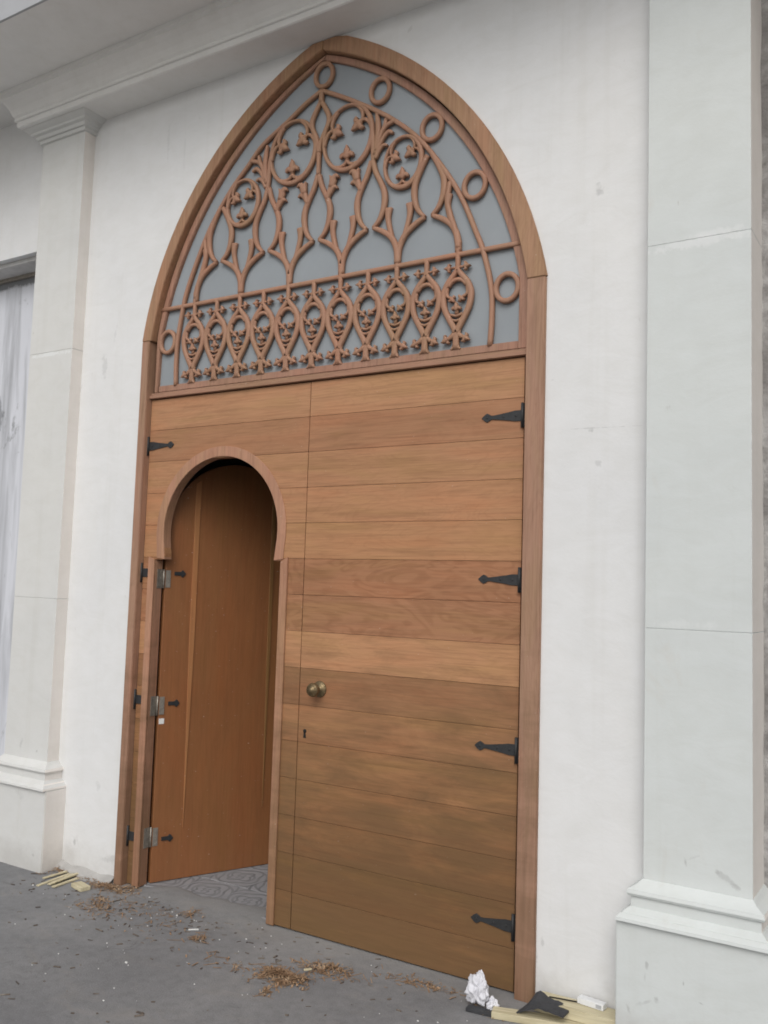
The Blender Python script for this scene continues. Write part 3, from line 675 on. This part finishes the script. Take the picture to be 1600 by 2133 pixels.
# ------------------------------------------------------------------ wicket door, swung inwards
WD = empty('wicket_door', (.099, .050, 0), R(67)); tag(WD, 'small inner door with rounded top standing open behind the left leaf', 'door')
WW = .755; wc = WW/2 + .004; wr = .372; wz = 1.668
def wtop(x):
    d = wr**2 - (x-wc)**2
    return wz + math.sqrt(max(d, 0)) if d > 0 else wz
edges = [.005, .143, .166, .372, .572, .594, WW]
WT = [(160,114,79),(182,134,92),(142,96,62),(141,95,61),(150,112,70),(134,90,58)]
top = [(.005+(WW-.005)*j/40, wtop(.005+(WW-.005)*j/40)) for j in range(41)]
m = MB(); m.prism([(.005, .010), (.005, 1.62)] + top + [(WW, 1.62), (WW, .010)], 0., .040); m.build('board', M['wood_in'], WD, color=alb((138, 92, 58)), bevel=.0015)
for a, b, cl, z0 in ((.142, .170, (166, 116, 76), .25), (.572, .594, (136, 100, 62), .30)):  # soft vertical sheen of the door, put in as paler low raised strips
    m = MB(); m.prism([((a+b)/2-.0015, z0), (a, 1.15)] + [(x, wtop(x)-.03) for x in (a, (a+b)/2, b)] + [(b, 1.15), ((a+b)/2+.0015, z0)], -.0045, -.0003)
    m.build('sheen_strip', M['wood_in'], WD, color=alb(cl), bevel=.004, seg=3)
for z in (1.474, .847, .209):
    prof = [(.050, .009), (.078, .009), (.084, .011), (.091, .018), (.098, .013), (.108, .0006)]
    m = MB(); m.strip([(a, z+b) for a, b in prof], [(a, z-b) for a, b in prof], -.005, -.0002); m.build('strap_tip', M['iron'], WD, bevel=.001)
for z in (1.447, .838, .222):
    m = MB(); m.box(.006, .031, -.003, -.0003, z-.042, z+.042); ho = m.build('hinge_leaf', M['steel'], WD)
    for zz in (-.033, -.011, .011, .033):
        q = MB(); q.lathe((.022, -.003, z+zz), (0,-1,0), [(.0035,0),(.003,.0008),(.0004,.001)], 8); q.build('screw', M['steel'], ho)
m = MB(); m.box(.008, .034, -.0015, -.0003, .751, .777); m.build('sticker', M['sticker'], WD)

# ------------------------------------------------------------------ litter on the ground
def crumpled(name, mat, size, seed, label, cat, loc, rz=0, sub=5):
    bm = bmesh.new(); bmesh.ops.create_icosphere(bm, subdivisions=sub, radius=1)
    for v in bm.verts:
        p = v.co.copy(); n1 = noise.noise(p*1.3+Vector((seed,0,0))); n2 = abs(noise.noise(p*2.1+Vector((0,seed,0)))); n3 = abs(noise.noise(p*4.6+Vector((0,0,seed))))
        k = 1 + .40*n1 - .75*n2 - .22*n3; q = p*k
        taper = 1 - .38*max(0, q.z)
        v.co = Vector((q.x*size[0]*taper, q.y*size[1]*taper, q.z*size[2]))
    zmin = min(v.co.z for v in bm.verts)
    for v in bm.verts: v.co.z = max(v.co.z - zmin - size[2]*.25, 0)
    for q in bm.faces: q.smooth = True
    me = bpy.data.meshes.new(name); bm.to_mesh(me); bm.free(); me.materials.append(mat)
    o = bpy.data.objects.new(name, me); COL.objects.link(o); o.location = loc; o.rotation_euler = (0,0,rz); tag(o, label, cat); return o
crumpled('crumpled_tissue', M['paper'], (.048, .036, .062), 3.1, 'crumpled white tissue standing by the foot of the right door leaf', 'tissue', (1.932, -.168, .016))
crumpled('crumpled_tissue', M['paper'], (.022, .020, .030), 8.7, 'small twisted scrap of white tissue at the end of the pale batten', 'tissue', (1.988, -.168, 0), .6)
def plankobj(name, mat, size, loc, rz, label, cat, group=None, rx=0, ry=0, jag=0, seed=0):
    m = MB(); L, Wd, T = size; n = 10; A = []; Bq = []
    for i in range(n+1):
        x = -L/2 + L*i/n; e = jag*noise.noise(Vector((x*40, seed, 0))); f = jag*noise.noise(Vector((x*40, seed+5, 2)))
        A.append((x, -Wd/2+e)); Bq.append((x, Wd/2+f))
    vs = []; fs = []
    for (x, y0), (_, y1) in zip(A, Bq): vs += [(x,y0,0),(x,y1,0),(x,y1,T),(x,y0,T)]
    for i in range(n):
        for q in range(4): fs.append((4*i+q, 4*i+(q+1)%4, 4*i+4+(q+1)%4, 4*i+4+q))
    fs += [(3,2,1,0), tuple(4*n+q for q in range(4))]
    m.add(vs, fs); o = m.build(name, mat, None, bevel=.0012); o.location = loc; o.rotation_euler = (rx, ry, rz); tag(o, label, cat, group); return o
plankobj('rubber_offcut', M['felt'], (.095, .030, .012), (1.958, -.203, .001), R(6), 'short black rubber offcut under the crumpled tissue', 'offcut')
plankobj('pale_batten', M['pale'], (.34, .050, .022), (2.165, -.150, .001), R(16), 'long narrow pale pine batten lying nearest the camera at the pilaster foot', 'batten', jag=.004, seed=3)
plankobj('pine_board', M['pale'], (.30, .085, .034), (2.270, -.078, .0245), R(3), 'wide pale pine board under the white box beside the pilaster', 'board', jag=.003, seed=9)
plankobj('pine_block', M['pale'], (.27, .070, .022), (2.275, -.076, .001), R(4), 'short pine board at the bottom of the offcut heap', 'board', jag=.003, seed=14)
# torn dark felt draped over the boards
m = MB(); vs = []; fs = []; n = 14; k5 = 6
for i in range(n+1):
    t_ = i/n
    for j in range(k5+1):
        s_ = j/k5
        x = 2.075 + .17*t_; wid = .012 + .058*math.sin(min(1, t_*1.25+.12)*PI*.62) ; y = -.165 + .02*t_ + (s_-.35)*wid*1.3 + .006*noise.noise(Vector((t_*6, s_*4, 2)))
        z = .020 + .046*math.sin(min(1, t_*1.7)*PI*.5) - .012*max(0, t_-.55)/.45 + .028*math.exp(-((t_-.33)/.13)**2)*s_ + .004*noise.noise(Vector((t_*9, s_*7, 5)))
        vs.append((x, y, z))
for i in range(n):
    for j in range(k5): a = i*(k5+1)+j; fs.append((a, a+k5+1, a+k5+2, a+1))
b0 = len(vs); vs += [(x, y, z-.006) for x, y, z in vs]; fs += [tuple(b0+q for q in f[::-1]) for f in fs]
for i in range(n):
    for j in (0, k5): a = i*(k5+1)+j; fs.append((a, a+k5+1, b0+a+k5+1, b0+a))
for j in range(k5):
    for i in (0, n): a = i*(k5+1)+j; fs.append((a, a+1, b0+a+1, b0+a))
m.add(vs, fs, 0, False); o = m.build('torn_felt', M['felt']); tag(o, 'torn black felt scrap draped over the pine offcuts', 'felt scrap')
# white carton and thin rod
CB = empty('white_carton', (2.305, -.055, .0595), R(-6)); tag(CB, 'small white carton lying on the pine boards against the wall', 'carton')
m = MB(); m.box(-.042, .042, -.016, .016, 0, .020); m.build('carton_body', M['card'], CB, bevel=.0015)
m = MB(); m.box(-.052, -.0425, -.0155, .0155, .001, .019); m.build('end_flap', M['card'], CB, bevel=.001)
m = MB(); m.box(.016, .036, -.0165, -.0162, .004, .016); m.build('grey_print', plain('grey_print', (.40, .41, .43, 1), .7), CB)
plankobj('thin_rod', M['black'], (.115, .004, .004), (2.215, -.070, .0605), R(12), 'thin dark rod lying against the white carton', 'rod')
# left heap: pale shims and a cream block
spots = [(-.305, -.170, .20, 95, 'pale wood shim nearest the left pilaster in the row of shims'),
         (-.272, -.150, .17, 99, 'second pale wood shim counted from the left pilaster'),
         (-.262, -.125, .21, 102, 'longest pale wood shim lying in the middle of the row'),
         (-.228, -.165, .16, 97, 'pale wood shim next to the cream block'),
         (-.350, -.128, .13, 88, 'short pale shim tucked against the plinth of the left pilaster')]
for i, (x, y, L, a, lab) in enumerate(spots): plankobj('wood_shim', M['pale'], (L, .017+.004*(i % 2), .006), (x, y, .001+.004*(i % 3)), R(a), lab, 'shim', 'pale wood shims left of the door', ry=R(rnd.uniform(-2, 2)), jag=.003, seed=i*3)
plankobj('cream_block', M['pale'], (.095, .050, .018), (-.113, -.172, .001), R(-14), 'cream coloured wood block at the end of the shims left of the door', 'block', jag=.002, seed=21)
plankobj('thin_strip', M['chip'], (.075, .006, .004), (-.44, -.152, .001), R(36), 'thin dark strip lying at the foot of the left pilaster', 'strip')
plankobj('cream_peg', M['pale'], (.030, .007, .007), (1.296, -.298, .012), R(50), 'short cream peg lying on the shavings in front of the right leaf', 'peg')
plankobj('white_stick', M['white_chip'], (.042, .006, .005), (.662, -.237, .001), R(40), 'short white stick on the concrete in front of the open wicket', 'stick')

# curls of wood shavings (uncountable)
def shavings(name, label, spots, mat):
    m = MB()
    for (cx, cy, sx, sy, hgt, num) in spots:
        for _ in range(num):
            x = cx + rnd.gauss(0, sx); y = min(cy + rnd.gauss(0, sy), -.045 if cx > 1 else .3); d = math.exp(-(((x-cx)/sx)**2+((y-cy)/sy)**2)*.5)
            z = .002 + hgt*d*rnd.random(); a = rnd.uniform(0, 2*PI); r = rnd.uniform(.003, .012); wd = rnd.uniform(.0007, .0032); turn = rnd.uniform(.6, 4.5); ph = rnd.uniform(0, 6.3); flat = rnd.uniform(.15, .8); stc = rnd.choice((.0008, .0012, .003, .006))
            n = 7; vs = []; ux, uy = math.cos(a), math.sin(a)
            for i in range(n+1):
                t_ = ph + turn*i/n; px = r*math.cos(t_) + i*stc; pz = r*flat*math.sin(t_)
                for s in (-1, 1): vs.append((x+ux*px-uy*wd*s, y+uy*px+ux*wd*s, max(.0012, z+pz)))
            m.add(vs, [(2*i, 2*i+1, 2*i+3, 2*i+2) for i in range(n)], 0, True)
    o = m.build(name, mat); tag(o, label, 'shavings', kind='stuff'); return o
shavings('wood_shavings', 'curly brown wood shavings scattered in heaps along the doorway',
    [(1.20, -.375, .030, .024, .022, 260), (1.29, -.365, .028, .022, .018, 170), (1.255, -.41, .05, .02, .008, 90), (1.33, -.235, .05, .030, .012, 190), (1.27, -.50, .014, .02, .010, 40), (1.42, -.215, .05, .02, .004, 40),
     (1.62, -.13, .06, .02, .005, 60), (1.75, -.12, .06, .02, .005, 50), (-.40, -.07, .035, .025, .016, 110), (-.20, -.06, .05, .018, .010, 70), (-.06, -.085, .035, .018, .012, 110), (.00, -.09, .06, .022, .012, 130), (.08, -.04, .03, .02, .010, 60),
     (.10, -.25, .035, .05, .012, 110), (.20, -.31, .05, .05, .006, 70), (.53, -.10, .02, .02, .012, 50), (.75, -.30, .02, .015, .012, 45), (.55, -.30, .12, .07, .003, 50), (.30, -.18, .12, .06, .004, 70), (2.02, -.20, .015, .02, .006, 22), (.99, -.42, .09, .03, .004, 50)], M['shave'])
# flat chips, splinters and dust
m = MB()
for _ in range(330):
    if rnd.random() < .55: x, y = rnd.gauss(.35, .45), -abs(rnd.gauss(.06, .24))-.03
    else: x, y = rnd.uniform(-.6, 2.3), -rnd.uniform(.06, 1.3)
    if x < -.40 and y > -.16: continue
    if x > 2.35 and y > -.15: continue
    L = rnd.uniform(.003, .024)*(1 if rnd.random() < .8 else 1.9); wd = rnd.uniform(.0012, .004); a = rnd.gauss(.7, .7); ux, uy = math.cos(a), math.sin(a); h = rnd.uniform(.001, .0045)
    k = rnd.uniform(.2, .8)
    P = [(x-ux*L/2-uy*wd*k, y-uy*L/2+ux*wd*k), (x-ux*L/2+uy*wd, y-uy*L/2-ux*wd), (x+ux*L/2+uy*wd*k, y+uy*L/2-ux*wd*k), (x+ux*L/2-uy*wd, y+uy*L/2+ux*wd)]
    m.add([(px, py, .0006) for px, py in P] + [(px, py, .0006+h) for px, py in P], [(0,3,2,1),(4,5,6,7),(0,1,5,4),(1,2,6,5),(2,3,7,6),(3,0,4,7)])
o = m.build('splinters', M['chip']); tag(o, 'dark wood splinters and chips littering the concrete', 'splinters', kind='stuff')
m = MB()
for _ in range(90):
    x, y = (rnd.gauss(.45, .35), -abs(rnd.gauss(.05, .22))-.03) if rnd.random() < .6 else (rnd.uniform(0, 2.2), -rnd.uniform(.06, .9))
    r = rnd.uniform(.0010, .0030)*(1 if rnd.random() < .88 else 1.7); m.blob((x, y, r*.6), (r*rnd.uniform(.8, 1.6), r, r*.7), nu=6, nv=4)
o = m.build('plaster_crumbs', M['white_chip']); tag(o, 'white plaster crumbs sprinkled over the concrete', 'crumbs', kind='stuff')
